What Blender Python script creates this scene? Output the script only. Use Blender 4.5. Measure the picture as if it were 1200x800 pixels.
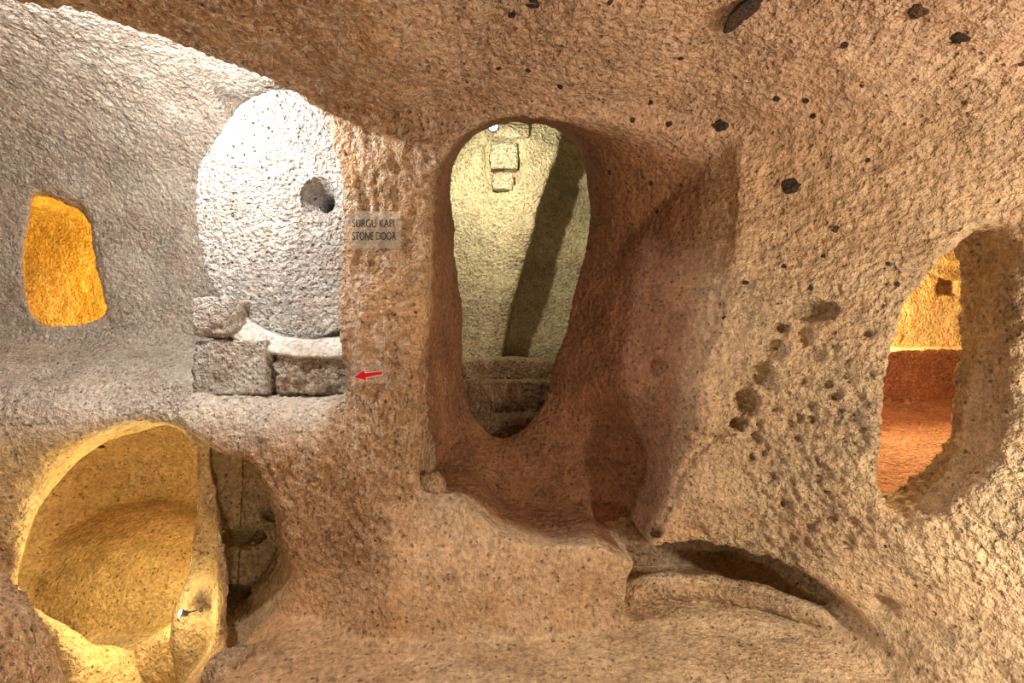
import bpy, bmesh, math, random
import numpy as np
from mathutils import Vector, Matrix
from mathutils.bvhtree import BVHTree

scn = bpy.context.scene
for o in list(bpy.data.objects):
    bpy.data.objects.remove(o)
COL = scn.collection
rng = random.Random(7)
CZ, FPX = 1.30, 533.0            # camera height, focal length in pixels of the 1200x800 frame

# ------------------------------------------------------------------ camera, world, light
cam = bpy.data.cameras.new('camera')
cam.lens = 36.0 * FPX / 1200.0
cam.sensor_width = 36.0
cam.clip_start = 0.05
cam_o = bpy.data.objects.new('camera', cam)
cam_o.location = (0, 0, CZ)
cam_o.rotation_euler = (math.pi / 2, 0, 0)
COL.objects.link(cam_o)
scn.camera = cam_o

w = bpy.data.worlds.new('world')
scn.world = w
w.use_nodes = True
w.node_tree.nodes['Background'].inputs[0].default_value = (0.02, 0.016, 0.012, 1)
w.node_tree.nodes['Background'].inputs[1].default_value = 1.0

vs = scn.view_settings
vs.view_transform = 'Standard'
vs.look = 'None'
vs.exposure = 0.15
vs.gamma = 1.0
vs.use_curve_mapping = False


def light(name, loc, power, color, radius=0.05, spot=None, aim=None, blend=0.6):
    d = bpy.data.lights.new(name, 'SPOT' if spot else 'POINT')
    d.energy = power
    d.color = color
    d.shadow_soft_size = radius
    if spot:
        d.spot_size = math.radians(spot)
        d.spot_blend = blend
    o = bpy.data.objects.new(name, d)
    o.location = loc
    if aim is not None:
        o.rotation_euler = (Vector(aim) - Vector(loc)).to_track_quat('-Z', 'Y').to_euler()
    COL.objects.link(o)
    return o


WARM = (1.0, 0.86, 0.68)
light('room_lamp', (1.95, 0.15, 1.15), 92, WARM, 0.05)
light('room_lamp', (1.85, 1.02, 0.62), 19, (1.0, 0.87, 0.63), 0.04)
light('room_lamp', (-0.50, 0.55, 0.30), 21, (1.0, 0.86, 0.65), 0.05)
light('bay_lamp', (-1.42, 1.74, 2.51), 74, (1.0, 0.96, 0.90), 0.03)
light('doorway_lamp', (-0.13, 3.08, 2.66), 44, (1.0, 0.91, 0.62), 0.02, spot=150, aim=(0.1, 3.9, 2.3))
light('chamber_lamp', (-1.90, 2.60, 0.02), 26, (1.0, 0.77, 0.32), 0.03)
light('pillar_lamp', (-1.62, 2.16, -0.02), 3.0, (1.0, 0.78, 0.34), 0.02)
light('window_lamp', (-3.0, 3.48, 1.3), 330, (1.0, 0.60, 0.08), 0.05, spot=150, aim=(-3.9, 4.5, 1.8))
light('bench_lamp', (3.0, 4.3, 1.5), 270, (1.0, 0.76, 0.30), 0.05)
light('far_room_lamp', (2.6, 2.9, 2.3), 26, (1.0, 0.76, 0.56), 0.05)


def pix(px, py, y):
    """the point seen at photo pixel (px, py) whose distance in front of the camera is y"""
    return ((px - 600.0) * y / FPX, y, CZ + (400.0 - py) * y / FPX)


# ------------------------------------------------------------------ rock as a distance field
def smin(a, b, k):
    h = np.maximum(k - np.abs(a - b), 0.0) / k
    return np.minimum(a, b) - h * h * k * 0.25


def smax(a, b, k):
    return -smin(-a, -b, k)


def sstep(a, b, t):
    t = np.clip((t - a) / (b - a), 0, 1)
    return t * t * (3 - 2 * t)


class Poly:
    """signed distance to a polygon, tabulated on a grid and sampled bilinearly (negative inside)"""
    def __init__(self, pts, pad=1.2, h=0.01, rounding=2):
        P = np.array(pts, float)
        for _ in range(rounding):            # corner cutting
            Q = np.roll(P, -1, 0)
            P = np.stack([0.75 * P + 0.25 * Q, 0.25 * P + 0.75 * Q], 1).reshape(-1, 2)
        self.lo = P.min(0) - pad
        self.h = h
        n = np.ceil((P.max(0) + pad - self.lo) / h).astype(int) + 1
        u = self.lo[0] + np.arange(n[0]) * h
        v = self.lo[1] + np.arange(n[1]) * h
        U, V = np.meshgrid(u, v, indexing='ij')
        d2 = np.full(U.shape, 1e9)
        ins = np.zeros(U.shape, bool)
        for a, b in zip(P, np.roll(P, -1, 0)):
            e = b - a
            wx, wy = U - a[0], V - a[1]
            t = np.clip((wx * e[0] + wy * e[1]) / max(e @ e, 1e-12), 0, 1)
            d2 = np.minimum(d2, (wx - t * e[0]) ** 2 + (wy - t * e[1]) ** 2)
            if e[1] != 0:
                ins ^= ((a[1] > V) != (b[1] > V)) & (U < e[0] * (V - a[1]) / e[1] + a[0])
        self.t = (np.sqrt(d2) * np.where(ins, -1, 1)).astype(np.float32)

    def __call__(self, u, v):
        fu = np.clip((u - self.lo[0]) / self.h, 0, self.t.shape[0] - 1.001)
        fv = np.clip((v - self.lo[1]) / self.h, 0, self.t.shape[1] - 1.001)
        i = fu.astype(np.int32)
        j = fv.astype(np.int32)
        fu = fu - i
        fv = fv - j
        t = self.t
        return (t[i, j] * (1 - fu) + t[i + 1, j] * fu) * (1 - fv) + (t[i, j + 1] * (1 - fu) + t[i + 1, j + 1] * fu) * fv


def poly_px(pts, y, **k):
    return Poly([(pix(a, b, y)[0], pix(a, b, y)[2]) for a, b in pts], **k)


NICHE_F = poly_px([(486, 572), (490, 500), (495, 400), (498, 320), (503, 215), (518, 172), (548, 147), (590, 137),
                   (640, 139), (700, 145), (770, 153), (835, 160), (856, 178), (856, 260), (848, 360), (828, 450),
                   (806, 530), (776, 620), (752, 660), (725, 655), (700, 640), (655, 640), (615, 634), (585, 622),
                   (562, 600), (540, 586), (510, 580)], 2.1, rounding=1)
DOOR_R = poly_px([(530, 190), (560, 155), (600, 141), (650, 148), (680, 176), (692, 225), (688, 290), (672, 330),
                  (660, 390), (648, 430), (640, 478), (592, 522), (548, 486), (541, 420), (534, 300), (527, 230)], 2.9)
WINDOW_L = poly_px([(38, 221), (70, 224), (102, 240), (115, 285), (127, 335), (132, 365), (112, 378), (60, 384),
                    (39, 368), (30, 340), (31, 300), (37, 260)], 3.1)
UNDERCUT = poly_px([(748, 660), (770, 647), (800, 641), (865, 640), (925, 653), (967, 684), (985, 715), (970, 760), (740, 775), (736, 700)], 2.08)
ARCH_A = poly_px([(110, 900), (64, 760), (34, 690), (22, 640), (26, 590), (40, 555), (70, 527), (120, 508),
                  (175, 503), (205, 520), (214, 560), (210, 640), (199, 690), (186, 716), (182, 750), (190, 800), (215, 900)], 2.3)
RECESS_B = poly_px([(243, 535), (268, 527), (300, 541), (322, 578), (332, 630), (338, 680), (322, 712),
                    (292, 742), (268, 770), (258, 740), (263, 690), (259, 640), (251, 600), (243, 560)], 2.15)


def wall_right_point(px, py):
    tx = (px - 600) / FPX
    y = 3.278 / (tx + 0.952)
    x, y, z = pix(px, py, y)
    return (x - 0.3 * (y - 1.7), z)


OPEN_R = Poly([wall_right_point(*p) for p in
               [(1160, 262), (1112, 298), (1066, 356), (1041, 430), (1023, 500), (1020, 560), (1028, 590), (1055, 608),
                (1090, 605), (1140, 572), (1175, 530), (1203, 430), (1218, 340), (1214, 290), (1195, 262)]], rounding=0)


def ell(x, y, z, c, r):
    k0 = np.sqrt(((x - c[0]) / r[0]) ** 2 + ((y - c[1]) / r[1]) ** 2 + ((z - c[2]) / r[2]) ** 2)
    return (k0 - 1.0) * min(r)


def rbox(x, y, z, lo, hi, r):
    c = [(a + b) / 2 for a, b in zip(lo, hi)]
    h = [(b - a) / 2 - r for a, b in zip(lo, hi)]
    qx, qy, qz = np.abs(x - c[0]) - h[0], np.abs(y - c[1]) - h[1], np.abs(z - c[2]) - h[2]
    out = np.sqrt(np.maximum(qx, 0) ** 2 + np.maximum(qy, 0) ** 2 + np.maximum(qz, 0) ** 2)
    return out + np.minimum(np.maximum(qx, np.maximum(qy, qz)), 0) - r


def caps(x, y, z, a, b, ra, rb):
    a = np.array(a); b = np.array(b)
    e = b - a
    t = np.clip(((x - a[0]) * e[0] + (y - a[1]) * e[1] + (z - a[2]) * e[2]) / (e @ e), 0, 1)
    return np.sqrt((x - a[0] - t * e[0]) ** 2 + (y - a[1] - t * e[1]) ** 2 + (z - a[2] - t * e[2]) ** 2) - (ra + (rb - ra) * t)


CURB = [pix(735, 694, 2.3), pix(775, 685, 2.3), pix(838, 689, 2.27), pix(900, 700, 2.18), pix(960, 722, 2.05), pix(1010, 752, 1.95)]
CURB_R = [0.055, 0.058, 0.055, 0.05, 0.042, 0.02]
BUMPS = []         # (centre, radii) of knobs standing proud
PITS = []          # (centre, radii) of single hollows in the rock


def pit(px, py, y, rx, rz, depth):
    PITS.append((pix(px, py, y), (rx, depth, rz)))


PIT_PX = [(908, 410, 0.045, 0.05, 0.07), (893, 438, 0.05, 0.065, 0.09), (876, 472, 0.058, 0.07, 0.11), (866, 497, 0.05, 0.04, 0.11),
          (955, 364, 0.085, 0.05, 0.10), (945, 392, 0.022, 0.04, 0.05), (918, 384, 0.03, 0.022, 0.05), (1020, 392, 0.024, 0.024, 0.05),
          (768, 430, 0.038, 0.04, 0.05), (927, 490, 0.022, 0.026, 0.04), (886, 514, 0.03, 0.03, 0.05), (884, 536, 0.02, 0.028, 0.04),
          (953, 492, 0.018, 0.02, 0.03), (935, 513, 0.018, 0.018, 0.03), (1038, 708, 0.035, 0.025, 0.05), (247, 590, 0.03, 0.035, 0.06),
          (840, 560, 0.02, 0.02, 0.03), (588, 190, 0.17, 0.27, 0.10), (980, 462, 0.018, 0.02, 0.03), (905, 560, 0.02, 0.025, 0.03),
          (960, 560, 0.02, 0.02, 0.03), (1000, 610, 0.02, 0.03, 0.03), (870, 585, 0.02, 0.04, 0.03)]
_pr = random.Random(3)
for _ in range(46):                     # scatter of smaller holes over the rough right wall
    PIT_PX.append((_pr.uniform(860, 1015), _pr.uniform(400, 640), _pr.uniform(0.009, 0.018), _pr.uniform(0.010, 0.022), 0.03))
CRACK_PX = [(758, 652), (770, 622), (788, 583), (806, 545), (828, 522), (846, 505)]
CRACK = []
SPLIT_PX = [(872, 450), (876, 470), (870, 486)]
SPLIT = []
FOOT = [((281, 628), 0.15, 0.055), ((276, 690), 0.13, 0.055), ((286, 731), 0.14, 0.05), ((322, 603), 0.09, 0.04)]


def wall_F(x, z):
    t = np.maximum(x - 0.9, 0) / 0.9
    F = 2.1 - 0.5 * t ** 1.5
    lowz = sstep(0.95, 0.75, z)
    F = F + 0.25 * sstep(-1.56 + 0.26 * lowz, -1.74 + 0.14 * lowz, x) * sstep(1.2, 1.0, z)
    xr = -0.40 - 0.62 * (0.42 - z)
    F = F - 0.11 * sstep(xr - 0.30, xr, x) * sstep(0.62, 0.25, z) * sstep(0.45, -0.15, x)
    return F


def ceil_C(x, y):
    return 2.36 - 0.22 * sstep(0.6, 2.0, x) + 0.03 * np.sin(2.1 * x + 0.6) * np.sin(1.7 * y)


def floor_G(x, y):
    g = 0.02 * np.sin(3 * x + 1) * np.sin(2 * y)
    ramp = np.clip((x - 1.40 + 0.3 * (y - 1.85)) / 0.42, 0, 1.6)
    g = g + 0.55 * ramp ** 1.4 * sstep(0.2, 1.3, y)
    g = g - 0.55 * sstep(-1.12, -1.75, x + 0.25 * (y - 1.9))
    return g


def S(x, y, z):
    """negative in air, positive in rock"""
    bl = (x.min() - 0.35, y.min() - 0.35, z.min() - 0.35)
    bh = (x.max() + 0.35, y.max() + 0.35, z.max() + 0.35)

    def near_(lo, hi):                   # is a component anywhere near these points?
        return all(lo[i] < bh[i] and hi[i] > bl[i] for i in range(3))
    # slow warp so that no cut face is a plane
    x0, y0, z0 = x, y, z
    x = x + 0.010 * np.sin(3.3 * z0 + 1.9 * y0 + 0.4) + 0.006 * np.sin(7.9 * z0 + 2.0 * y0)
    y = y + 0.018 * np.sin(2.9 * x0 + 2.4 * z0 + 1.1) + 0.010 * np.sin(7.1 * x0 - 5.3 * z0)
    z = z + 0.010 * np.sin(3.7 * x0 + 1.3 * y0 + 2.0) + 0.006 * np.sin(8.3 * x0 + 3.0 * y0)
    # the room the camera stands in
    F = wall_F(x, z)
    C = ceil_C(x, y)
    s = smax(y - F, z - C, 0.10)
    if bh[0] > 0.7:
        wr = sstep(0.75, 1.5, x)
        s = s * (1 - wr) + smax(y - F, z - C, 0.75) * wr
        s = smax(s, x - 2.35, 0.5)
    s = smax(s, floor_G(x, y) - z, 0.06 + 0.25 * sstep(1.2, 1.6, x) if bh[0] > 1.1 else 0.06)
    if bl[0] < -2.2:
        s = smax(s, -2.9 - x, 0.5)
    if bl[1] < -0.9:
        s = smax(s, -1.6 - y, 0.5)
    # domed bay with the rolling stone
    if near_((-4.3, 1.2, 0.2), (-0.2, 3.2, 2.9)):
        L = 1.03 + 0.02 * (y - 2.2)
        wl = sstep(-1.66, -1.76, x + 0.10 * (y - 2.1))
        L = L * (1 - wl) + (0.99 + 0.36 * np.clip(y - 2.3, 0, 1)) * wl
        bay = rbox(x, y, z, (-4.3, 1.36, 0.2), (-0.79, 3.15, 2.86), 0.88)
        slot = rbox(x, y, z, (-2.0, 2.34, 0.8), (-0.545, 2.95, 2.78), 0.10)
        slot = np.maximum(slot, -1.75 - x)
        bay = smin(bay, slot, 0.05)
        bay = smax(bay, L - z, 0.10)
        s = smin(s, bay, 0.05 + 0.20 * sstep(1.35, 1.12, z))
    # window with the amber room behind the bay
    if near_((-5.4, 2.9, 1.0), (-2.5, 4.5, 2.75)):
        s = smin(s, np.maximum(WINDOW_L(x + 1.12 * (y - 3.1), z), np.abs(y - 3.25) - 0.35), 0.05)
        s = np.minimum(s, rbox(x, y, z, (-5.4, 3.24, 1.0), (-2.6, 4.5, 2.52), 0.12))
    # lower left chamber, side cavity, recess with footholds
    if near_((-3.6, 1.8, -1.0), (-0.9, 3.8, 1.0)):
        arch = np.maximum(ARCH_A(x, z), np.abs(y - 2.33) - 0.33)
        s = smin(s, arch, 0.10)
        cham = ell(x, y, z, (-2.60, 3.08, 0.04), (0.74, 0.68, 0.78))
        cham = smin(cham, ell(x, y, z, (-2.08, 2.78, 0.22), (0.42, 0.46, 0.58)), 0.15)
        cham = smax(cham, -(ell(x, y, z, (-3.1, 3.75, -0.62), (1.1, 0.80, 0.66))), 0.06)
        cham = smax(cham, -0.62 - z, 0.1)
        s = smin(s, cham, 0.13)
        side = rbox(x, y, z, (-2.25, 2.50, -0.35), (-1.76, 2.80, 0.26), 0.12)
        s = smin(s, side, 0.10)
        rec = np.maximum(RECESS_B(x + 0.65 * (y - 2.15), z), np.abs(y - 2.2 - 0.25 * (x + 1.3)) - 0.36)
        s = smin(s, rec, 0.035)
        for (p, rx, rz) in FOOT:
            c = pix(p[0], p[1], 2.54)
            s = smin(s, np.maximum(ell(x, y, z, (c[0], 2.54, c[2]), (rx * 0.9, 0.17, rz)), 2.44 - y), 0.02)
    # niche and doorway
    if near_((-0.6, 1.8, 0.2), (1.2, 3.3, 3.0)):
        t = np.clip((y - 2.1) / 0.8, 0, 1)
        late = sstep(2.52, 2.92, y)
        low = sstep(1.15, 0.55, z)
        t = t * (1 - low) + late * low
        n = NICHE_F(x, z) * (1 - t) + DOOR_R(x, z) * t
        n = np.maximum(n, np.abs(y - 2.50) - 0.55)
        s = smin(s, n, 0.025)
    # middle room with steps
    if near_((-0.95, 2.9, 0.2), (0.95, 4.3, 3.3)):
        mid = rbox(x, y, z, (-0.95, 2.90, 0.2), (0.95, 4.12, 3.25), 0.40)
        edge = -0.06 + (z - 1.35) * 0.275          # the far wall steps back to the right of this line
        mid = smax(mid, np.minimum(y - 3.70, (edge - x) * 0.95), 0.03)
        st = 0.62 + 0.0 * x
        st = np.where(y > 3.12, 0.775, st)
        st = np.where(y > 3.36, 1.00, st)
        st = np.where(y > 3.60, 1.165, st)
        mid = np.maximum(mid, (st - z) * 0.8)
        s = np.minimum(s, mid)
    # opening in the right wall, red room
    if near_((1.0, 1.3, 0.1), (5.9, 5.0, 2.75)):
        u = x - 0.3 * (y - 1.7)
        op = np.maximum(OPEN_R(u, z), np.abs(y - 1.80 + 0.9 * (u - 1.62)) * 0.75 - 0.24)
        s = smin(s, op, 0.04)
        fl = 0.42 + 0.17 * (y - 2.0)
        bench = rbox(x, y, z, (1.0, 4.0, -1), (6.5, 4.75, 1.235), 0.02)
        red = rbox(x, y, z, (1.3, 1.90, 0.1), (5.9, 4.7, 2.72), 0.15)
        red = smax(red, fl - z, 0.08)
        red = smax(red, -bench, 0.03)
        red = np.maximum(red, -rbox(x, y, z, (1.0, 4.55, 2.08), (6.5, 5.0, 2.42), 0.04))
        red = np.minimum(red, rbox(x, y, z, (4.40, 4.5, 1.78), (4.62, 4.85, 1.95), 0.02))
        red = smax(red, (2.02 + 0.95 * (1.72 - x) - y) * 0.72, 0.1)    # the wall in between
        s = np.minimum(s, red)
    # hollows
    for c, r in PITS:
        if near_(c, c):
            s = smin(s, ell(x0, y0, z0, c, r), 0.015)
    if near_((0.4, 1.7, -0.1), (1.7, 2.5, 1.1)):
        # undercut at the foot of the right wall, crack beside the niche, mortar curb
        un = np.maximum(UNDERCUT(x0, z0), np.abs(y0 - 2.18) - 0.44)
        s = smin(s, smax(un, floor_G(x0, y0) - z0, 0.03), 0.04)
        for a_, b_ in list(zip(CRACK, CRACK[1:])) + list(zip(SPLIT, SPLIT[1:])):
            s = smin(s, caps(x0, y0, z0, a_, b_, 0.023, 0.023), 0.010)
        cb = 9.0
        for i in range(len(CURB) - 1):
            cb = np.minimum(cb, caps(x0, y0, z0, CURB[i], CURB[i + 1], CURB_R[i], CURB_R[i + 1]))
        s = smax(s, -cb, 0.02)
    for c, r in BUMPS:
        if near_(c, c):
            s = smax(s, -ell(x0, y0, z0, c, r), 0.03)
    # rock bench close to the camera at the left
    if near_((-2.4, 0.7, -0.6), (-1.2, 1.7, 0.8)):
        s = smax(s, -ell(x0, y0, z0, (-1.86, 1.22, 0.12), (0.52, 0.40, 0.62)), 0.05)
    return s


def trace(px, py):
    """where the line through a photo pixel meets the rock"""
    d = np.array([(px - 600) / FPX, 1.0, (400 - py) / FPX], np.float32)
    t = 1.0
    for _ in range(60):
        p = d * np.float32(t)
        v = float(S(np.array([p[0]]), np.array([p[1]]), np.array([p[2] + CZ], np.float32))[0])
        if v > -0.002:
            break
        t += max(-v * 0.55, 0.002)
    return float(p[0]), float(p[1]), float(p[2] + CZ)


_c = [trace(*p) for p in CRACK_PX]
_s = [trace(*p) for p in SPLIT_PX]
_p = [(trace(q[0], q[1]), (q[2], q[4], q[3])) for q in PIT_PX]
BUMPS += [(trace(826, 482), (0.06, 0.045, 0.085)), (trace(848, 578), (0.14, 0.035, 0.20))]
CRACK += _c
SPLIT += _s
PITS += _p


# ------------------------------------------------------------------ meshing (surface nets on blocks near the surface)
BLK = 0.2
LO = np.array([-5.6, -2.0, -1.2])
HI = np.array([6.0, 5.0, 3.6])
NB = np.ceil((HI - LO) / BLK).astype(int)
g = [LO[a] + np.arange(2 * NB[a] + 1) * BLK / 2 for a in range(3)]
GX, GY, GZ = np.meshgrid(*g, indexing='ij')
SC = S(GX.astype(np.float32), GY.astype(np.float32), GZ.astype(np.float32))
mn = np.full(NB, 9.0)
for i in range(3):
    for j in range(3):
        for k in range(3):
            mn = np.minimum(mn, np.abs(SC[i:i + 2 * NB[0]:2, j:j + 2 * NB[1]:2, k:k + 2 * NB[2]:2][:NB[0], :NB[1], :NB[2]]))
near = mn < 0.13
bi = np.argwhere(near)
bc = LO + (bi + 0.5) * BLK
seen = (bc[:, 1] > 0.85) & (np.abs(bc[:, 0]) < 1.2 * bc[:, 1] + 0.55) & ((np.abs(bc[:, 2] - CZ) < 0.80 * bc[:, 1] + 0.5))
far = ((bc[:, 0] > 1.7) & (bc[:, 1] > 2.3)) | (bc[:, 1] > 3.5)
FINE = 20
LEVEL = np.zeros(NB, np.int8)              # cells to a block side: 20 near, 8 in the rooms beyond, 4 out of view
LEVEL[tuple(bi.T)] = np.where(seen, np.where(far, 8, FINE), 4)


def surface(n):
    """surface nets over the blocks of one level, and one cell beyond where they meet a finer level"""
    own = LEVEL == n
    ring = own.copy()
    for ax in range(3):
        r0 = ring.copy()
        for sft in (-1, 1):
            ring |= np.roll(r0, sft, ax)
    ring &= LEVEL > 0
    ring = own if n == FINE else ring
    blocks = np.argwhere(ring)
    key = (blocks // 4) @ np.array([10000, 100, 1])
    blocks = blocks[np.argsort(key, kind='stable')]
    h = BLK / n
    M = (NB * n).astype(np.int64)
    cid = lambda c: (c[..., 0] * M[1] + c[..., 1]) * M[2] + c[..., 2]
    ar = np.arange(n + 1)
    OFF = np.array([(i, j, k) for i in (0, 1) for j in (0, 1) for k in (0, 1)])
    E = [(a, b) for a in range(8) for b in range(a + 1, 8) if np.abs(OFF[a] - OFF[b]).sum() == 1]
    ids, pos, quads = [], [], []
    per = max(1, 160000 // (n + 1) ** 3)
    for q in range(0, len(blocks), per):
        B = blocks[q:q + per] * n
        I = B[:, 0, None] + ar
        J = B[:, 1, None] + ar
        K = B[:, 2, None] + ar
        sh = (len(B), n + 1, n + 1, n + 1)
        X = np.broadcast_to((LO[0] + I * h)[:, :, None, None], sh).astype(np.float32)
        Y = np.broadcast_to((LO[1] + J * h)[:, None, :, None], sh).astype(np.float32)
        Z = np.broadcast_to((LO[2] + K * h)[:, None, None, :], sh).astype(np.float32)
        s = S(X, Y, Z)
        ng = s < 0
        cnt = np.zeros((len(B), n, n, n), np.int8)
        for o in OFF:
            cnt += ng[:, o[0]:o[0] + n, o[1]:o[1] + n, o[2]:o[2] + n]
        cells = np.argwhere((cnt > 0) & (cnt < 8))
        if len(cells) == 0:
            continue
        V = np.stack([s[cells[:, 0], cells[:, 1] + o[0], cells[:, 2] + o[1], cells[:, 3] + o[2]] for o in OFF], 1)
        acc = np.zeros((len(cells), 3))
        num = np.zeros(len(cells))
        for a, b in E:
            va, vb = V[:, a], V[:, b]
            m = (va < 0) != (vb < 0)
            tt = np.where(m, va / np.where(m, va - vb, 1), 0)
            acc += np.where(m[:, None], OFF[a] + tt[:, None] * (OFF[b] - OFF[a]), 0)
            num += m
        gc = B[cells[:, 0]] + cells[:, 1:]
        ids.append(cid(gc))
        pos.append(LO + (gc + acc / num[:, None]) * h)
        for ax in range(3):
            d = [0, 0, 0]
            d[ax] = 1
            a = ng[:, :n, :n, :n]
            b = ng[:, d[0]:d[0] + n, d[1]:d[1] + n, d[2]:d[2] + n]
            e = np.argwhere(a != b)
            if len(e) == 0:
                continue
            inside = a[e[:, 0], e[:, 1], e[:, 2], e[:, 3]]
            c = B[e[:, 0]] + e[:, 1:]
            u = np.zeros(3, int); v = np.zeros(3, int)
            u[(ax + 1) % 3] = 1
            v[(ax + 2) % 3] = 1
            Q = np.stack([cid(c), cid(c - u), cid(c - u - v), cid(c - v)], 1)
            Q = np.where(inside[:, None], Q[:, ::-1], Q)   # normals look into the air
            quads.append(Q)
    ids = np.concatenate(ids); pos = np.concatenate(pos); quads = np.concatenate(quads)
    o = np.argsort(ids)
    ids = ids[o]; pos = pos[o]
    w_ = np.clip(np.searchsorted(ids, quads), 0, len(ids) - 1)
    ok = (ids[w_] == quads).all(1)
    w_ = w_[ok]
    if n != FINE:
        cen = pos[w_].mean(1)
        keep = np.zeros(len(cen), bool)
        for dx in (-1, 0, 1):
            for dy in (-1, 0, 1):
                for dz in (-1, 0, 1):
                    q = np.floor((cen + np.array([dx, dy, dz]) * 0.6 * h - LO) / BLK).astype(int)
                    q = np.clip(q, 0, NB - 1)
                    keep |= own[tuple(q.T)]
        w_ = w_[keep]
    return pos, w_


def perlin(P, scale, seed=0):
    """gradient noise, about -1..1, at points P (N,3)"""
    p = P * np.asarray(scale, float) + seed * 17.31
    i = np.floor(p).astype(np.int64)
    f = (p - i).astype(np.float32)
    u = f * f * f * (f * (f * 6 - 15) + 10)
    out = np.zeros(len(P), np.float32)
    for dx in (0, 1):
        wx = u[:, 0] if dx else 1 - u[:, 0]
        for dy in (0, 1):
            wy = u[:, 1] if dy else 1 - u[:, 1]
            for dz in (0, 1):
                wz = u[:, 2] if dz else 1 - u[:, 2]
                hh = ((i[:, 0] + dx) * 73856093) ^ ((i[:, 1] + dy) * 19349663) ^ ((i[:, 2] + dz) * 83492791) ^ (seed * 2654435761)
                hh = (hh ^ (hh >> 13)) * 1274126177 & 0x7fffffff
                hh = hh ^ (hh >> 15)
                gx = ((hh & 255) / 127.5 - 1).astype(np.float32)
                gy = (((hh >> 8) & 255) / 127.5 - 1).astype(np.float32)
                gz = (((hh >> 16) & 255) / 127.5 - 1).astype(np.float32)
                out += wx * wy * wz * (gx * (f[:, 0] - dx) + gy * (f[:, 1] - dy) + gz * (f[:, 2] - dz))
    return out * 1.3


def vnormals(P, Q):
    n = np.cross(P[Q[:, 2]] - P[Q[:, 0]], P[Q[:, 3]] - P[Q[:, 1]])
    N = np.zeros_like(P)
    for a in range(4):
        for c in range(3):
            N[:, c] += np.bincount(Q[:, a], n[:, c], len(P))
    return N / np.maximum(np.linalg.norm(N, axis=1, keepdims=True), 1e-12)


# ------------------------------------------------------------------ materials
def new_mat(name):
    m = bpy.data.materials.new(name)
    m.use_nodes = True
    nt = m.node_tree
    nt.nodes.clear()
    out = nt.nodes.new('ShaderNodeOutputMaterial')
    bs = nt.nodes.new('ShaderNodeBsdfPrincipled')
    nt.links.new(bs.outputs[0], out.inputs[0])
    bs.inputs['Specular IOR Level'].default_value = 0.25
    return m, nt, bs, out


class NT:
    def __init__(self, nt):
        self.nt = nt

    def n(self, t, **k):
        o = self.nt.nodes.new(t)
        for a, b in k.items():
            if a.startswith('_'):
                o.inputs[a[1:].replace('_', ' ')].default_value = b
            else:
                setattr(o, a, b)
        return o

    def l(self, a, b):
        self.nt.links.new(a, b)

    def math(self, op, a, b=None, clamp=False):
        o = self.n('ShaderNodeMath', operation=op, use_clamp=clamp)
        for i, v in enumerate((a, b)):
            if v is None:
                continue
            if isinstance(v, (int, float)):
                o.inputs[i].default_value = v
            else:
                self.l(v, o.inputs[i])
        return o.outputs[0]

    def mapr(self, v, a, b, c, d):
        o = self.n('ShaderNodeMapRange', clamp=True)
        self.l(v, o.inputs[0])
        for i, q in enumerate((a, b, c, d)):
            o.inputs[i + 1].default_value = q
        return o.outputs[0]

    def mix(self, f, a, b, blend='MIX'):
        o = self.n('ShaderNodeMix', data_type='RGBA', blend_type=blend)
        for i, v in ((0, f), (6, a), (7, b)):
            if isinstance(v, (int, float)):
                o.inputs[i].default_value = v
            elif isinstance(v, tuple):
                o.inputs[i].default_value = (*v, 1) if len(v) == 3 else v
            else:
                self.l(v, o.inputs[i])
        return o.outputs[2]


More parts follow.
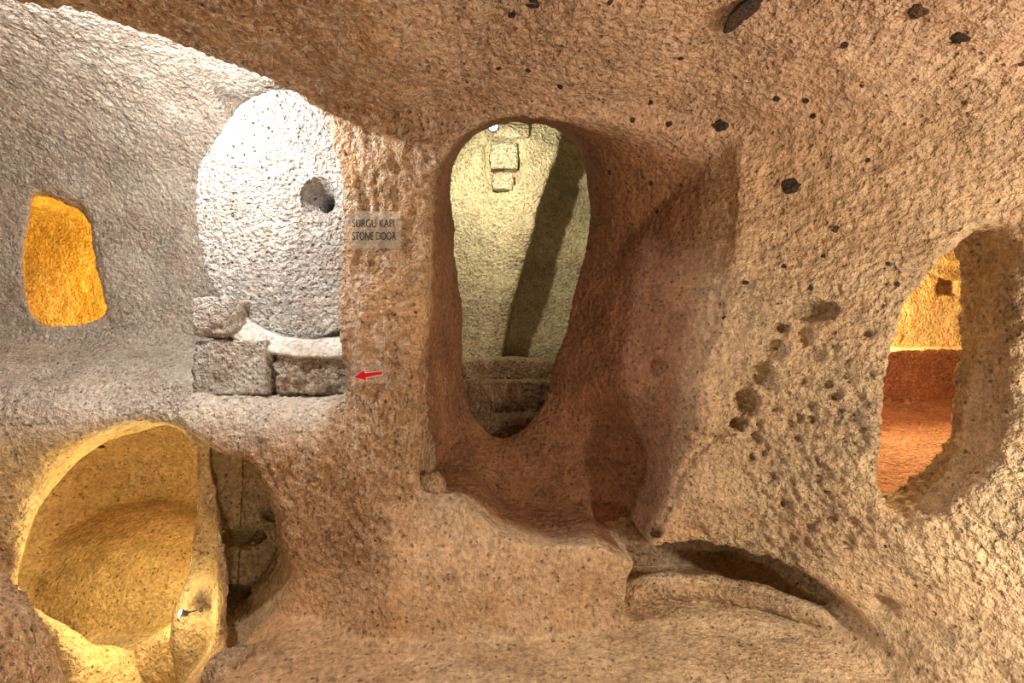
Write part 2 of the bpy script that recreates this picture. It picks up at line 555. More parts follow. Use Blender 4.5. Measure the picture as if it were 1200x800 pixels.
def rock_material(name, base=None, pore=0.5, pale=None, rough=None, scale=1.0, bump=1.0):
    """tuff: mottled ground colour, pores, dark specks, pale scuffs, pick-roughness. base None reads the vertex colour"""
    m, nt, bs, out = new_mat(name)
    T = NT(nt)
    co = T.n('ShaderNodeTexCoord').outputs['Object']
    def noise(s, det=4, r=0.6, dist=0.0, vec=co):
        o = T.n('ShaderNodeTexNoise', _Scale=s * scale, _Detail=det, _Roughness=r, _Distortion=dist)
        T.l(vec, o.inputs['Vector'])
        return o.outputs['Fac']
    if base is None:
        col = T.n('ShaderNodeVertexColor', layer_name='tint').outputs['Color']
    else:
        col = T.n('ShaderNodeRGB')
        col.outputs[0].default_value = (*base, 1)
        col = col.outputs[0]
    def attr(nm, dflt):
        if dflt is not None:
            v = T.n('ShaderNodeValue')
            v.outputs[0].default_value = dflt
            return v.outputs[0]
        return T.n('ShaderNodeAttribute', attribute_name=nm).outputs['Fac']
    A_pale, A_rough = attr('pale', pale), attr('rough', rough)
    big = noise(3.0, 3)
    mid_ = noise(14.0, 3, 0.65)
    fin = noise(48.0, 3, 0.65)
    v = T.math('ADD', T.mapr(big, 0.3, 0.7, 0.78, 1.16), T.mapr(mid_, 0.3, 0.7, -0.18, 0.18))
    v = T.math('ADD', v, T.mapr(fin, 0.3, 0.7, -0.36, 0.36))
    col = T.mix(1.0, col, T.n('ShaderNodeCombineColor').outputs[0], 'MULTIPLY')
    cc = col.node.inputs[7].links[0].from_node
    for i in range(3):
        T.l(v, cc.inputs[i])
    # hue drift
    col = T.mix(T.mapr(noise(5.0, 3), 0.45, 0.75, 0.0, 0.35), col, (0.42, 0.21, 0.11))
    # pale scuffs
    st = T.n('ShaderNodeMapping')
    T.l(co, st.inputs[0])
    st.inputs['Scale'].default_value = (1.0, 1.0, 0.38)
    st.inputs['Rotation'].default_value = (0.0, 0.25, 0.0)
    sc = noise(22.0, 4, 0.72, 0.3, st.outputs[0])
    rid = T.math('ABSOLUTE', T.math('SUBTRACT', noise(9.0, 3, 0.6, 0.5, st.outputs[0]), 0.5))
    scf = T.math('MAXIMUM', T.mapr(sc, 0.55, 0.64, 0, 1), T.mapr(rid, 0.006, 0.022, 1, 0))
    scf = T.math('MULTIPLY', scf, A_pale)
    col = T.mix(T.math('MULTIPLY', scf, 0.85), col, (0.76, 0.65, 0.54))
    # pores and dark grains: voronoi cells, only some of them
    hsum = None
    wob = T.n('ShaderNodeVectorMath', operation='MULTIPLY_ADD')
    nz = T.n('ShaderNodeTexNoise', _Scale=60.0 * scale, _Detail=1.0)
    T.l(co, nz.inputs['Vector'])
    T.l(nz.outputs['Color'], wob.inputs[0])
    wob.inputs[1].default_value = (0.012,) * 3
    T.l(co, wob.inputs[2])
    warp = wob.outputs[0]
    for s, thr, frac in ((42.0, 0.36, 0.45), (90.0, 0.38, 0.35), (15.0, 0.15, 0.6)):
        vo = T.n('ShaderNodeTexVoronoi', feature='F1', _Scale=s * scale, _Randomness=1.0)
        T.l(warp, vo.inputs['Vector'])
        sep = T.n('ShaderNodeSeparateColor')
        T.l(vo.outputs['Color'], sep.inputs[0])
        on = T.math('GREATER_THAN', sep.outputs[0], frac)
        sz = T.math('MULTIPLY', sep.outputs[1], thr)
        hole = T.math('MULTIPLY', T.math('SUBTRACT', 1.0, T.math('DIVIDE', vo.outputs['Distance'], T.math('ADD', sz, 0.02)), True), on)
        hole = T.mapr(hole, 0.0, 0.55, 0, 1)
        if hsum is None:
            dent = hsum = hole
        else:
            hsum = T.math('MAXIMUM', hsum, hole)
    hsum = T.math('MULTIPLY', hsum, T.mapr(A_rough, 0.0, 0.45, 0.35, 1.0))
    col = T.mix(T.math('MULTIPLY', hsum, pore), col, (0.10, 0.062, 0.04))
    T.l(col, bs.inputs['Base Color'])
    bs.inputs['Roughness'].default_value = 0.92
    # relief
    hgt = T.math('ADD', T.math('MULTIPLY', noise(40.0, 3, 0.6), T.math('ADD', T.math('MULTIPLY', A_rough, 1.6), 0.28)),
                 T.math('MULTIPLY', fin, 0.3))
    hgt = T.math('SUBTRACT', hgt, T.math('MULTIPLY', dent, 0.5))
    b = T.n('ShaderNodeBump', _Strength=1.0 * bump, _Distance=0.05)
    T.l(hgt, b.inputs['Height'])
    T.l(b.outputs[0], bs.inputs['Normal'])
    return m


def plain(name, col, rough=0.6, metal=0.0, emis=None, strength=0.0, alpha=1.0):
    m, nt, bs, out = new_mat(name)
    T = NT(nt)
    co = T.n('ShaderNodeTexCoord').outputs['Object']
    nz = T.n('ShaderNodeTexNoise', _Scale=60.0, _Detail=3.0)
    T.l(co, nz.inputs['Vector'])
    d = tuple(c * 0.75 for c in col)
    T.l(T.mix(nz.outputs['Fac'], d, col), bs.inputs['Base Color'])
    bs.inputs['Roughness'].default_value = rough
    bs.inputs['Metallic'].default_value = metal
    bs.inputs['Alpha'].default_value = alpha
    if emis:
        bs.inputs['Emission Color'].default_value = (*emis, 1)
        bs.inputs['Emission Strength'].default_value = strength
    return m


M_ROCK = rock_material('tuff_rock')


# ------------------------------------------------------------------ the rock itself
def region(P, N):
    """0 back wall 1 ceiling 2 floor 3 left bay 4 lower left chamber 5 middle room 6 right wall 7 red room 8 amber room 9 curb 10 rear"""
    x, y, z = P.T
    r = np.zeros(len(P), np.int8)
    r[(x > 1.0)] = 6
    r[(z > 2.18 - 0.30 * sstep(0.7, 1.7, x)) & (N[:, 2] < -0.30) & (y < 2.25)] = 1
    r[(N[:, 2] > 0.55) & (z < 0.30 + 0.45 * sstep(1.0, 1.6, x)) & (y < 2.08)] = 2
    r[(x < -0.72) & (z > 0.97) & ((y > 2.12) | (x < -0.95)) & ~((z > 2.25) & (y < 1.55)) & (y > 1.2) & ~((r == 1) & (z < 2.42))] = 3
    r[(x > -2.2) & (x < -0.15) & (z > 0.97) & (y > 2.28) & (x < -0.45)] = 3
    r[(x < -0.95) & (z < 0.97) & (y > 2.24)] = 4
    r[(y > 3.0) & (np.abs(x) < 1.3)] = 5
    r[(x > 1.55) & (y > 2.05)] = 7
    r[(x < -2.4) & (y > 3.3) & (z > 0.9)] = 8
    cb = np.full(len(P), 9.0)
    for i in range(len(CURB) - 1):
        cb = np.minimum(cb, caps(x, y, z, CURB[i], CURB[i + 1], CURB_R[i], CURB_R[i + 1]))
    r[cb < 0.015] = 9
    back = y < 0.85
    r[back & (N[:, 2] < -0.5)] = 1
    r[back & (N[:, 2] > 0.5)] = 2
    r[back & (np.abs(N[:, 2]) <= 0.5)] = 10
    r[back & (np.abs(N[:, 2]) <= 0.5) & (x < -2)] = 11
    r[back & (np.abs(N[:, 2]) <= 0.5) & (x > 1.8)] = 6
    return r


def paint(P, N):
    """weights of rough, pale and the rock's own colour"""
    x, y, z = P.T
    lo = lambda s, q: perlin(P, s, q)
    px = 600 + x / np.maximum(y, .3) * FPX
    ceil_w = sstep(2.0, 2.3, z) * (y < 2.4)
    bay_w = sstep(-0.78, -0.95, x) * sstep(0.72, 0.98, z) * np.maximum(sstep(1.95, 2.15, y), sstep(2.36, 2.5, z))  # pale bay rock; its low reach paints lamp light onto the ledge
    bay_w = np.maximum(bay_w, (x < -0.56) * (y > 2.25) * (z > 1.0))
    pier_w = sstep(-0.35, -0.5, x) * sstep(2.35, 2.15, y) * (1 - bay_w)
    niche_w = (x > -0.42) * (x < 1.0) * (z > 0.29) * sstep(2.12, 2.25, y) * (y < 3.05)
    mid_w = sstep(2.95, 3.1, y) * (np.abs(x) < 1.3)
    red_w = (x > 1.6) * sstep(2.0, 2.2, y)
    floor_w = sstep(0.4, 0.75, N[:, 2]) * sstep(0.8, 0.3, z) * (1 - niche_w)
    right_w = sstep(0.75, 1.1, x) * (1 - red_w) * sstep(2.2, 1.4, z)
    low_w = (x < -1.0) * sstep(0.95, 0.8, z) * sstep(2.1, 2.3, y)
    C = np.tile(np.array([0.54, 0.385, 0.25]), (len(P), 1))
    def put(wt, c):
        nonlocal C
        C = C * (1 - wt[:, None]) + np.array(c) * wt[:, None]
    put(ceil_w, (0.60, 0.425, 0.31))
    put(pier_w * 0.8, (0.52, 0.33, 0.19))
    put(niche_w * 1.0, (0.29, 0.155, 0.088))  # reddish niche rock, darkened further to put its shade into the colour
    put(right_w, (0.53, 0.405, 0.265))
    put(floor_w * sstep(-1.2, 0.8, x), (0.60, 0.46, 0.30))
    put(low_w, (0.60, 0.46, 0.26))
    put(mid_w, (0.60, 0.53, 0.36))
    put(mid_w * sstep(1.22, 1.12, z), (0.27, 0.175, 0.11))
    put(bay_w, (0.68, 0.63, 0.56))
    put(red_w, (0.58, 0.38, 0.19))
    put((x < -2.3) * sstep(3.18, 3.3, y) * 1.0, (0.52, 0.36, 0.20))
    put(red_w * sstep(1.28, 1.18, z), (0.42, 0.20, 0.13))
    rough = np.clip(0.5 + 0.45 * lo(1.7, 3), 0.15, 1)
    rough = np.maximum(rough, 0.9 * pier_w * sstep(0.1, 0.35, z))
    rough = np.maximum(rough, 0.85 * right_w * sstep(1.5, 1.1, z) * sstep(0.15, 0.4, z))
    rough = np.maximum(rough, 0.55 * ceil_w * sstep(0.9, -0.2, x))
    smooth_w = sstep(0.3, 1.0, x) * sstep(1.35, 1.75, z) * (y < 2.3)
    rough = rough * (1 - 0.45 * smooth_w)
    hump_w = sstep(-0.62, -0.45, x) * sstep(0.75, 0.55, x) * sstep(0.62, 0.48, z) * (1 - niche_w)
    bank_w = sstep(1.25, 1.5, x) * sstep(0.62, 0.35, z) * (1 - red_w)
    rough = rough * (1 - 0.65 * niche_w) * (1 - 0.9 * floor_w) * (1 - 0.75 * hump_w) * (1 - 0.8 * bank_w)
    rough = rough * np.clip(0.8 + 0.55 * lo(2.6, 23), 0.35, 1.15)
    rough = np.where(low_w > 0.5, rough * 0.2, rough)
    rough = np.where((low_w > 0.5) & (x > -1.5) & (y > 2.42), 0.5, rough)
    pale = np.clip(0.15 + 0.5 * lo(1.3, 9), 0, 0.5)
    pale = np.maximum(pale, 0.95 * pier_w * sstep(-0.42, -0.62, x) * sstep(0.5, 0.9, z))
    pale = np.maximum(pale, 0.8 * ceil_w * sstep(0.5, -0.6, x))
    pale = np.maximum(pale, 0.8 * bay_w)
    pale = pale * (1 - niche_w) * (1 - floor_w)
    return np.clip(C, 0, 1), np.clip(rough, 0, 1), np.clip(pale, 0, 1)


NAMES = {0: 'wall_back', 1: 'ceiling', 2: 'floor', 3: 'wall_left', 4: 'wall_lower_left', 5: 'wall_beyond_doorway',
         6: 'wall_right', 7: 'wall_beyond_opening', 8: 'wall_beyond_window', 9: 'trim_1', 10: 'wall_rear', 11: 'wall_side'}
LABELS = {0: 'ochre rock wall with a deep rounded doorway niche cut into it',
          1: 'pinkish low rock ceiling studded with dark stones',
          2: 'worn smooth sandy rock floor with a rising ramp at the side',
          3: 'whitish grey domed rock bay around the stone door',
          4: 'yellow lit hollow with a rock pillar and cut footholds',
          5: 'pale yellow rounded rock wall with dark steps behind the doorway',
          6: 'rough tan rock wall with a tall irregular opening',
          7: 'red and orange room with a rock bench seen through the opening',
          8: 'amber glowing rock room seen through the small window',
          9: 'rough mortar curb along the foot of the wall'}
STRUCT = {}
EYE_V, EYE_P = [], []


def build_rock(pos, quads, fine_):
    N = vnormals(pos, quads)
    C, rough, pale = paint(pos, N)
    x, y, z = pos.T
    # real relief: lumps, pick marks running down to the left, coarse grain
    d = 0.014 * perlin(pos, 4.0, 1) + 0.010 * perlin(pos, 9.0, 2)
    if fine_:
        q = np.stack([x + 0.55 * z, y, z - 0.55 * x], 1)
        pick = 1 - np.abs(perlin(q, (24, 20, 8), 4)) * 2
        wv = sstep(-0.38, -0.5, x) * sstep(2.25, 2.15, y) * sstep(0.75, 1.05, z) * sstep(-1.0, -0.85, x)     # face of the pier
        ridge = 1 - np.abs(perlin(np.stack([x + 0.03 * np.sin(9 * z), y, z], 1), (17, 17, 5), 14)) * 2
        grain = 0.016 * perlin(pos, 24.0, 5) + 0.019 * perlin(pos, 44.0, 6)
        d = d + rough * (1 - wv) * (0.013 * pick + grain) + wv * (0.012 * ridge + 0.35 * grain)
        d = d + 0.004 * perlin(pos, 36.0, 8)
        pitn = perlin(pos, 17.0, 7)
        d = d - 0.018 * np.clip(pitn - 0.56, 0, 0.3) / 0.3 * np.clip(rough + 0.2, 0, 1) * (1 - wv)
    pos = pos + N * d[:, None]
    N = vnormals(pos, quads)
    reg = region(pos, N)
    fr = reg[quads]
    fr = np.sort(fr, 1)[:, 1]
    for r in np.unique(fr):
        Q = quads[fr == r]
        used, inv = np.unique(Q.ravel(), return_inverse=True)
        me = bpy.data.meshes.new(NAMES[r])
        me.vertices.add(len(used))
        me.vertices.foreach_set('co', pos[used].astype(np.float32).ravel())
        me.loops.add(Q.size)
        me.loops.foreach_set('vertex_index', inv.astype(np.int32).ravel())
        me.polygons.add(len(Q))
        me.polygons.foreach_set('loop_start', np.arange(0, Q.size, 4, dtype=np.int32))
        me.polygons.foreach_set('loop_total', np.full(len(Q), 4, np.int32))
        me.update(calc_edges=True)
        me.polygons.foreach_set('use_smooth', np.ones(len(Q), bool))
        a = me.color_attributes.new('tint', 'FLOAT_COLOR', 'POINT')
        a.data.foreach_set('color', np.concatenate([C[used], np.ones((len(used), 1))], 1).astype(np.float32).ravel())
        for nm, arr in (('rough', rough), ('pale', pale)):
            at = me.attributes.new(nm, 'FLOAT', 'POINT')
            at.data.foreach_set('value', arr[used].astype(np.float32))
        me.normals_split_custom_set_from_vertices(N[used].astype(np.float32))
        me.materials.append(M_ROCK)
        if len(Q) < 20:
            continue
        if r in STRUCT:
            nm = 'rock_surface'
            ob = bpy.data.objects.new(nm, me)
            ob.parent = STRUCT[r]
        else:
            ob = bpy.data.objects.new(NAMES[r], me)
            ob['kind'] = 'structure'
            if r in LABELS:
                ob['label'] = LABELS[r]
            STRUCT[r] = ob
        COL.objects.link(ob)
    if fine_:
        EYE_V.append(pos)
        EYE_P.append(quads)


build_rock(*surface(FINE), True)
build_rock(*surface(8), True)
build_rock(*surface(4), False)
_off = len(EYE_V[0])
BVH = BVHTree.FromPolygons(np.concatenate(EYE_V).tolist(), np.concatenate([EYE_P[0], EYE_P[1] + _off]).tolist())
EYE_V.clear()
EYE_P.clear()


def hit(px, py):
    """point, normal and distance where the line through a photo pixel meets the rock"""
    d = Vector(((px - 600) / FPX, 1.0, (400 - py) / FPX)).normalized()
    h = BVH.ray_cast(Vector((0, 0, CZ)), d)
    return h[0], h[1]
# ------------------------------------------------------------------ things
def mesh_ob(name, V, Fc, mat, parent=None, smooth=True):
    me = bpy.data.meshes.new(name)
    me.from_pydata([tuple(v) for v in V], [], [tuple(f) for f in Fc])
    me.polygons.foreach_set('use_smooth', [smooth] * len(me.polygons))
    if mat:
        me.materials.append(mat)
    o = bpy.data.objects.new(name, me)
    COL.objects.link(o)
    if parent is not None:
        o.parent = parent
        o.matrix_parent_inverse = parent.matrix_world.inverted()
    return o


def tag(o, label, cat, group=None):
    o['label'] = label
    o['category'] = cat
    if group:
        o['group'] = group
    return o


def empty(name, loc):
    o = bpy.data.objects.new(name, None)
    o.empty_display_size = 0.05
    o.location = loc
    COL.objects.link(o)
    bpy.context.view_layer.update()
    return o


def box_grid(n):
    """unit cube skin, n quads along each side, shared vertices"""
    idx, V, Fc = {}, [], []
    def vid(p):
        k = tuple(np.round(p, 5))
        if k not in idx:
            idx[k] = len(V)
            V.append(p)
        return idx[k]
    t = np.linspace(-1, 1, n + 1)
    for ax in range(3):
        for sg in (-1, 1):
            for i in range(n):
                for j in range(n):
                    q = []
                    for (a, b) in ((i, j), (i + 1, j), (i + 1, j + 1), (i, j + 1)):
                        p = [0, 0, 0]
                        p[ax] = sg
                        p[(ax + 1) % 3] = t[a]
                        p[(ax + 2) % 3] = t[b]
                        q.append(vid(tuple(p)))
                    Fc.append(q if sg > 0 else q[::-1])
    return np.array(V), Fc


def stone(name, lo, hi, mat, seed, n=14, roundness=0.25, rough=0.012, lump=0.03, parent=None, shear=(0, 0), rot=None):
    """hewn block or boulder between two corners"""
    V, Fc = box_grid(n)
    L = np.linalg.norm(V, axis=1, keepdims=True)
    sph = V / L * 1.2
    V = V * (1 - roundness) + sph * roundness
    V = V / np.abs(V).max(0)
    c = (np.array(lo) + np.array(hi)) / 2
    hlf = (np.array(hi) - np.array(lo)) / 2
    N = V / np.linalg.norm(V, axis=1, keepdims=True)
    P = V * hlf
    P[:, 0] += shear[0] * P[:, 2]
    P = P + N * (lump * perlin(P + seed, 6.0, seed % 50) + rough * perlin(P + seed, 26.0, 3) + rough * 0.7 * perlin(P + seed, 55.0, 4))[:, None]
    if rot is not None:
        P = np.array([rot @ Vector(p) for p in P])
    return mesh_ob(name, P + c, Fc, mat, parent)


M_DOOR = rock_material('door_stone', (0.66, 0.64, 0.61), pore=0.85, pale=0.0, rough=1.0, scale=1.0, bump=1.0)
M_BLOCK = rock_material('block_stone', (0.70, 0.67, 0.64), pore=0.6, pale=0.3, rough=1.0)
M_BROKEN = rock_material('broken_stone', (0.56, 0.50, 0.43), pore=0.6, pale=0.8, rough=1.0)
M_MORTAR = rock_material('mortar', (0.66, 0.65, 0.62), pore=0.15, pale=0.0, rough=0.2, bump=0.6)
M_BASALT = rock_material('dark_stone', (0.075, 0.062, 0.055), pore=0.4, pale=0.0, rough=0.8, scale=2.0)
M_TUFF = rock_material('loose_tuff', (0.55, 0.40, 0.26), pore=0.5, pale=0.2, rough=0.6)
M_SET = rock_material('set_stone', (0.60, 0.53, 0.40), pore=0.4, pale=0.2, rough=0.7)
M_BLACK = plain('black_print', (0.015, 0.015, 0.015), 0.5)
M_RED = plain('red_print', (0.62, 0.012, 0.018), 0.4)
M_PINK = plain('white_print', (0.85, 0.60, 0.55), 0.5)
M_STEEL = plain('steel', (0.75, 0.75, 0.74), 0.35, 0.8)
M_DARKM = plain('dark_metal', (0.10, 0.10, 0.11), 0.45, 0.5)
M_WHITEM = plain('white_enamel', (0.78, 0.80, 0.84), 0.35)

# the rolling stone
def make_door():
    cx, cy, cz = pix(352, 250, 2.42)
    RX, RZ, TH = 0.572, 0.68, 0.33
    hx, hz = pix(373, 231, 2.42)[0] - cx, pix(373, 231, 2.42)[2] - cz
    na = 260
    th = np.linspace(0, 2 * np.pi, na, endpoint=False)
    ring = []
    wob = 1 + 0.012 * np.sin(3 * th + 1) + 0.008 * np.sin(7 * th)
    def loop(f, y, hole_r):
        ox, oz = RX * np.cos(th) * wob, RZ * np.sin(th) * wob
        ix, iz = hx + hole_r * np.cos(th), hz + hole_r * 1.12 * np.sin(th)
        return np.stack([cx + ix + (ox - ix) * f, np.full(na, cy + y), cz + iz + (oz - iz) * f], 1)
    for y, r in ((TH, 0.042), (0.20, 0.042), (0.11, 0.044), (0.08, 0.060), (0.04, 0.080), (0.012, 0.094)):
        ring.append(loop(0.0, y, r))
    for f in np.linspace(0.0, 0.975, 84):
        ring.append(loop(f, 0.0, 0.098))
    for f, y in ((0.99, 0.008), (0.998, 0.022), (1.0, 0.05), (1.0, 0.12), (1.0, 0.2), (1.0, 0.28), (0.99, TH), (0.8, TH), (0.5, TH)):
        ring.append(loop(f, y, 0.05))
    V = np.concatenate(ring)
    nr = len(ring)
    Fc = []
    for i in range(nr):
        k = (i + 1) % nr
        for a in range(na):
            b = (a + 1) % na
            Fc.append((i * na + a, i * na + b, k * na + b, k * na + a))
    N = vnormals(V, np.array(Fc))
    nd = 0.5 * perlin(V, 30.0, 3) + 0.6 * perlin(V, 52.0, 4)
    d = 0.012 * perlin(V, 5.0, 1) + 0.011 * nd - 0.02 * np.clip(perlin(V, 24.0, 9) - 0.42, 0, 0.4)
    return mesh_ob('stone_door', V + N * d[:, None], Fc, M_DOOR)


tag(make_door(), 'large whitish rolling millstone door with a hole near its centre', 'stone door')

zl = 1.035
A0, A1 = pix(229, 0, 2.30)[0], pix(320, 0, 2.30)[0]
tag(stone('base_block', (A0, 2.27, zl - 0.01), (A1 - 0.012, 2.405, pix(0, 397, 2.30)[2]), M_BLOCK, 3, 22, 0.16, 0.011, 0.015, shear=(0.03, 0)),
    'pale squared stone block on the ledge, carrying the small stone', 'stone block')
tag(stone('base_block', (A1 + 0.012, 2.29, zl - 0.01), (-0.81, 2.62, pix(0, 409, 2.30)[2]), M_BROKEN, 9, 22, 0.14, 0.02, 0.03),
    'brown broken stone block on the ledge directly under the stone door', 'stone block')
tag(stone('wedge_stone', (pix(231, 0, 2.30)[0], 2.24, pix(0, 395, 2.30)[2]), (pix(280, 0, 2.30)[0], 2.42, pix(0, 348, 2.30)[2]), M_BLOCK, 21, 14, 0.35, 0.012, 0.03),
    'small rounded white stone wedged against the stone door', 'stone')


def collar():
    """mortar bed: a band between the foot of the disc and the blocks, flat in front"""
    top = [(262, 340), (275, 358), (292, 374), (312, 386), (335, 393), (360, 397), (385, 396), (412, 393)]
    bot = [(268, 390), (282, 400), (298, 407), (316, 413), (338, 417), (362, 419), (386, 420), (412, 420)]
    V, Fc = [], []
    nu, nv = 49, 13
    for fr, y in ((0, 2.255), (1, 2.408)):
        for i in range(nu):
            t = i / (nu - 1) * (len(top) - 1)
            ti = [np.interp(t, range(len(top)), [p[k] for p in top]) for k in (0, 1)]
            bi_ = [np.interp(t, range(len(bot)), [p[k] for p in bot]) for k in (0, 1)]
            for j in range(nv):
                f = j / (nv - 1)
                ed = (1 - f) * 0.10 + (2 * f - 1) ** 6 * 0.03 + (1 if i in (0, nu - 1) else 0) * 0.02
                yy = y + (ed if fr == 0 else -ed * 0.3)
                V.append(pix(ti[0] * (1 - f) + bi_[0] * f, ti[1] * (1 - f) + bi_[1] * f, 2.38 - 0.06 * f))
                V[-1] = (V[-1][0], yy, V[-1][2])
    o = nu * nv
    for i in range(nu - 1):
        for j in range(nv - 1):
            a_ = i * nv + j
            Fc.append((a_, a_ + 1, a_ + nv + 1, a_ + nv))
            Fc.append((o + a_, o + a_ + nv, o + a_ + nv + 1, o + a_ + 1))
    for i in range(nu - 1):
        for j, sgn in ((0, 1), (nv - 1, -1)):
            q_ = (i * nv + j, (i + 1) * nv + j, o + (i + 1) * nv + j, o + i * nv + j)
            Fc.append(q_ if sgn > 0 else q_[::-1])
    for j in range(nv - 1):
        Fc.append((j, o + j, o + j + 1, j + 1))
        k_ = (nu - 1) * nv + j
        Fc.append((k_, k_ + 1, o + k_ + 1, o + k_))
    V = np.array(V)
    V[:, 1] += 0.006 * perlin(V, 14.0, 3) + 0.003 * perlin(V, 40.0, 4)
    V[:, 2] += 0.006 * perlin(V, 12.0, 5)
    return mesh_ob('mortar_bed', V, Fc, M_MORTAR)


tag(collar(), 'smooth whitish mortar bed between the stone door and its blocks', 'mortar')


# signs on the pier
def acrylic():
    m, nt, bs, out = new_mat('clear_acrylic')
    T = NT(nt)
    nz = T.n('ShaderNodeTexNoise', _Scale=30.0)
    T.l(T.mix(nz.outputs['Fac'], (0.62, 0.60, 0.50), (0.78, 0.76, 0.66)), bs.inputs['Base Color'])
    bs.inputs['Roughness'].default_value = 0.25
    bs.inputs['Alpha'].default_value = 0.14
    return m


M_ACR = acrylic()


def front_y(px0, py0, px1, py1):
    """how far forward the rock comes within a photo rectangle"""
    ys = [hit(px0 + (px1 - px0) * i / 8, py0 + (py1 - py0) * j / 6)[0].y for i in range(9) for j in range(7)]
    return float(np.min(ys)) - 0.004


def slab(name, outline, y0, y1, mat, parent=None):
    """flat outline (x, z) given a thickness from y0 (front) to y1"""
    n = len(outline)
    V = [(x, y0, z) for x, z in outline] + [(x, y1, z) for x, z in outline]
    Fc = [tuple(range(n)), tuple(range(n, 2 * n))[::-1]] + [(i, n + i, n + (i + 1) % n, (i + 1) % n) for i in range(n)]
    o = mesh_ob(name, V, Fc, mat, parent, smooth=False)
    bm = bmesh.new(); bm.from_mesh(o.data)
    bmesh.ops.recalc_face_normals(bm, faces=bm.faces)
    bm.to_mesh(o.data); bm.free()
    return o


def disc_pts(c, r, n=14):
    return [(c[0] + r * math.cos(2 * math.pi * i / n), c[1] + r * math.sin(2 * math.pi * i / n)) for i in range(n)]


def make_sign():
    yf = front_y(408, 248, 466, 290) - 0.004
    q = lambda a, b: (pix(a, b, yf)[0], pix(a, b, yf)[2])
    c = q(438, 269)
    root = empty('wall_sign', (c[0], yf, c[1]))
    tag(root, 'clear plastic sign lettered in black SURGU KAPI STONE DOOR on the pier', 'sign')
    slab('plate', [q(407, 247), q(469.5, 247.5), q(470.5, 291), q(407, 291)], yf - 0.006, yf, M_ACR, root)
    for txt, px0, px1, base, top in (('SURGU KAPI', 413.5, 462.5, 266.6, 257.4), ('STONE DOOR', 413.5, 464.5, 281.4, 272.2)):
        cu = bpy.data.curves.new('lettering', 'FONT')
        cu.body = txt
        cu.extrude = 0.0006
        tmp = bpy.data.objects.new('tmp_text', cu)
        COL.objects.link(tmp)
        bpy.context.view_layer.update()
        dg = bpy.context.evaluated_depsgraph_get()
        me = bpy.data.meshes.new_from_object(tmp.evaluated_get(dg))
        bpy.data.objects.remove(tmp)
        co = np.array([v.co[:] for v in me.vertices])
        lo_, hi_ = co.min(0), co.max(0)
        x0, z0 = q(px0, base)
        x1, z1 = q(px1, top)
        nx = x0 + (co[:, 0] - lo_[0]) / (hi_[0] - lo_[0]) * (x1 - x0)
        nz = z0 + (co[:, 1] - lo_[1]) / (hi_[1] - lo_[1]) * (z1 - z0)
        ny = yf - 0.0075 - co[:, 2]
        me.vertices.foreach_set('co', np.stack([nx, ny, nz], 1).astype(np.float32).ravel())
        me.materials.clear()
        me.materials.append(M_BLACK)
        me.update()
        o = bpy.data.objects.new('lettering', me)
        o['label'] = 'black capital letters ' + txt
        COL.objects.link(o)
        o.parent = root
        o.matrix_parent_inverse = root.matrix_world.inverted()
    slab('screw', disc_pts(q(466.5, 271), 0.0065), yf - 0.011, yf + 0.03, M_STEEL, root)


def make_arrow():
    yf = front_y(414, 430, 452, 448) - 0.004
    q = lambda a, b: (pix(a, b, yf)[0], pix(a, b, yf)[2])
    c = q(432, 439)
    root = empty('arrow_sign', (c[0], yf, c[1]))
    tag(root, 'small red arrow sign on the pier pointing to the blocks under the stone door', 'sign')
    A = [(415.3, 441.7), (426.6, 433.6), (428.2, 437.2), (447.9, 434.8), (447.9, 438.4), (428.9, 441.9), (429.4, 445.6)]
    B = [(413.6, 441.9), (427.1, 432.1), (429.0, 436.1), (448.9, 433.7), (448.9, 439.5), (430.3, 442.9), (430.8, 447.3)]
    slab('outline', [q(*p) for p in B], yf - 0.003, yf, M_PINK, root)
    slab('arrow', [q(*p) for p in A], yf - 0.0045, yf - 0.0031, M_RED, root)
    slab('plate', [q(411, 429), q(453, 427), q(455, 449), q(412, 450)], yf + 0.0005, yf + 0.0035, M_ACR, root)
    slab('screw', disc_pts(q(451.3, 435.8), 0.0065), yf - 0.007, yf + 0.03, M_STEEL, root)


make_sign()
make_arrow()


# lamps
def lathe(name, prof, loc, axis, mat, parent, ns=20):
    """prof: (distance along axis, radius)"""
    qr = Vector(axis).to_track_quat('Z', 'Y')
    V, Fc = [], []
    for d, r in prof:
        for a in range(ns):
            an = 2 * math.pi * a / ns
            V.append(Vector(loc) + qr @ Vector((r * math.cos(an), r * math.sin(an), d)))
    for i in range(len(prof) - 1):
        for a in range(ns):
            b = (a + 1) % ns
            Fc.append((i * ns + a, i * ns + b, (i + 1) * ns + b, (i + 1) * ns + a))
    Fc.append(tuple(range(ns))[::-1])
    Fc.append(tuple((len(prof) - 1) * ns + a for a in range(ns)))
    return mesh_ob(name, V, Fc, mat, parent)


def spotlight(label, loc, axis, emis, strength, k=1.0, body=M_DARKM, mount=(0, 0, 1), reach=0.06):
    root = empty('spotlight', loc)
    tag(root, label, 'lamp')
    a = Vector(axis).normalized()
    L = Vector(loc)
    lathe('housing', [(-0.075 * k, 0.012 * k), (-0.07 * k, 0.022 * k), (-0.03 * k, 0.026 * k), (-0.012 * k, 0.034 * k), (-0.002 * k, 0.036 * k), (-0.006 * k, 0.031 * k)], L, a, body, root)
    lathe('lens', [(-0.010 * k, 0.030 * k), (-0.004 * k, 0.026 * k), (-0.002 * k, 0.012 * k)], L, a,
          plain('lamp_glow', (1, 1, 1), 0.3, 0, emis, strength), root)
    b = L - a * 0.04 * k
    m = Vector(mount).normalized()
    lathe('bracket', [(0.0, 0.006 * k), (reach, 0.006 * k), (reach, 0.022 * k), (reach + 0.008, 0.022 * k)], b, m, body, root, 12)
    return root


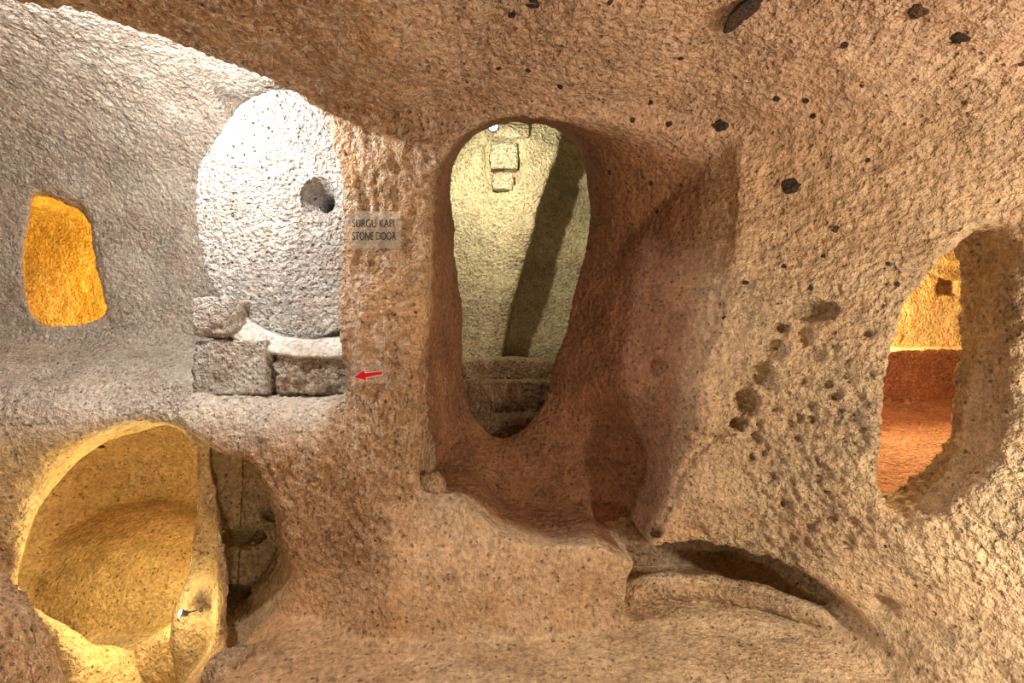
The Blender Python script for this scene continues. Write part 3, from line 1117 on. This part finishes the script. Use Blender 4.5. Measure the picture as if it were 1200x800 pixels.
spotlight('small glaring spotlight under the crown of the doorway arch', pix(578, 148, 3.02), (0.10, -0.55, -0.55), (0.80, 0.90, 1.0), 60, 1.1)
spotlight('white spotlight tucked beside the top of the stone door', pix(314, 92, 1.985), (-0.75, 0.62, -0.65), (0.9, 0.95, 1.0), 12, 0.8, M_WHITEM, (0.6, 0.4, 1), 0.05)
spotlight('tiny yellow lamp glowing on the foot of the rock pillar', pix(210, 718, 2.21), (-0.55, -0.5, 0.4), (1.0, 0.86, 0.45), 40, 0.55, M_DARKM, (0.6, 0.8, -0.2), 0.07)


# dark stones baked into the rock: parts of the ceiling or wall they sit in
def owner(p, n):
    r = int(region(np.array([p[:]]), np.array([n[:]]))[0])
    return STRUCT.get(r, STRUCT[0])


DARK = [(877, 12, 25, 14), (843, 148, 10, 8), (926, 218, 10, 8), (600, 17, 7, 6), (624, 5, 8, 6), (715, 3, 7, 5), (1076, 14, 11, 6),
        (1125, 44, 9, 6), (989, 53, 7, 5), (797, 69, 7, 4), (909, 116, 7, 5), (944, 118, 5, 4), (762, 120, 5, 4), (741, 140, 5, 6),
        (783, 145, 6, 5), (953, 136, 5, 4), (1017, 188, 4, 5), (584, 80, 5, 4), (619, 83, 5, 4), (656, 101, 6, 5), (1197, 75, 5, 4),
        (874, 331, 6, 4), (919, 312, 5, 4), (950, 336, 5, 6), (1051, 333, 5, 5), (1041, 309, 4, 4), (770, 248, 4, 4), (763, 215, 4, 4),
        (714, 202, 4, 3), (876, 332, 4, 3), (848, 372, 5, 3), (980, 268, 5, 6), (965, 300, 4, 4), (706, 380, 3, 3), (1038, 640, 4, 3),
        (386, 330, 3, 3), (405, 180, 3, 3), (452, 470, 3, 3), (487, 366, 3, 3), (118, 523, 5, 4), (1130, 120, 5, 3), (1010, 100, 4, 3)]
for i, (px, py, rx, ry) in enumerate(DARK):
    p, n = hit(px, py)
    if p is None:
        continue
    k = p.y / FPX
    V, Fc = box_grid(5)
    V = V / np.linalg.norm(V, axis=1, keepdims=True)
    V = V * (1 + 0.5 * perlin(V + i * 3.7, 1.3, 11) + 0.25 * perlin(V + i * 3.7, 3.0, 12))[:, None]
    if rx < 8:
        rx, ry = rx * 0.62, ry * 0.62
    qr = n.to_track_quat('Z', 'Y')
    # long side along the picture's horizontal as seen on the surface
    ax = Vector((1, 0, 0)) - n * n.x
    ax.normalize()
    ay = n.cross(ax)
    cosv = max(abs(n.dot(Vector((p.x, p.y, p.z - CZ)).normalized())), 0.35)
    stretch = min(1.0 / cosv, 2.0) if abs(n.z) > 0.5 else 1.0
    V = np.array([p + ax * (v[0] * rx * k) + ay * (v[1] * ry * k * stretch) + n * (v[2] * min(rx, ry) * k * 0.30) for v in V])
    mesh_ob('embedded_stone', V, Fc, M_BASALT, owner(p, n))

# stones set into the far wall of the middle room
wm = STRUCT[5]
stone('set_stone', pix(574, 198, 3.66), (pix(608, 0, 3.66)[0], 3.86, pix(0, 166, 3.66)[2]), M_SET, 5, 10, 0.2, 0.008, 0.03, parent=wm)
stone('set_stone', pix(576, 222, 3.66), (pix(602, 0, 3.66)[0], 3.86, pix(0, 201, 3.66)[2]), M_SET, 8, 10, 0.25, 0.008, 0.03, parent=wm)
stone('lintel_stone', (pix(566, 0, 3.66)[0], 3.64, pix(0, 161, 3.66)[2]), (pix(622, 0, 3.66)[0], 3.86, pix(0, 146, 3.66)[2]), M_SET, 12, 10, 0.2, 0.008, 0.02, parent=wm)

# loose chunks
p, n = hit(508, 572)
tag(stone('rock_chunk', (p.x - 0.055, p.y - 0.02, p.z - 0.035), (p.x + 0.03, p.y + 0.08, p.z + 0.075), M_TUFF, 31, 10, 0.2, 0.006, 0.06, shear=(-0.35, 0)),
    'small ochre rock chunk at the foot of the doorway jamb', 'rock')
p, n = hit(268, 782)
tag(stone('rock_chunk', (p.x - 0.06, p.y - 0.06, p.z - 0.04), (p.x + 0.07, p.y + 0.08, p.z + 0.06), M_TUFF, 37, 10, 0.3, 0.006, 0.05),
    'angular rock chunk lying at the foot of the pillar', 'rock')
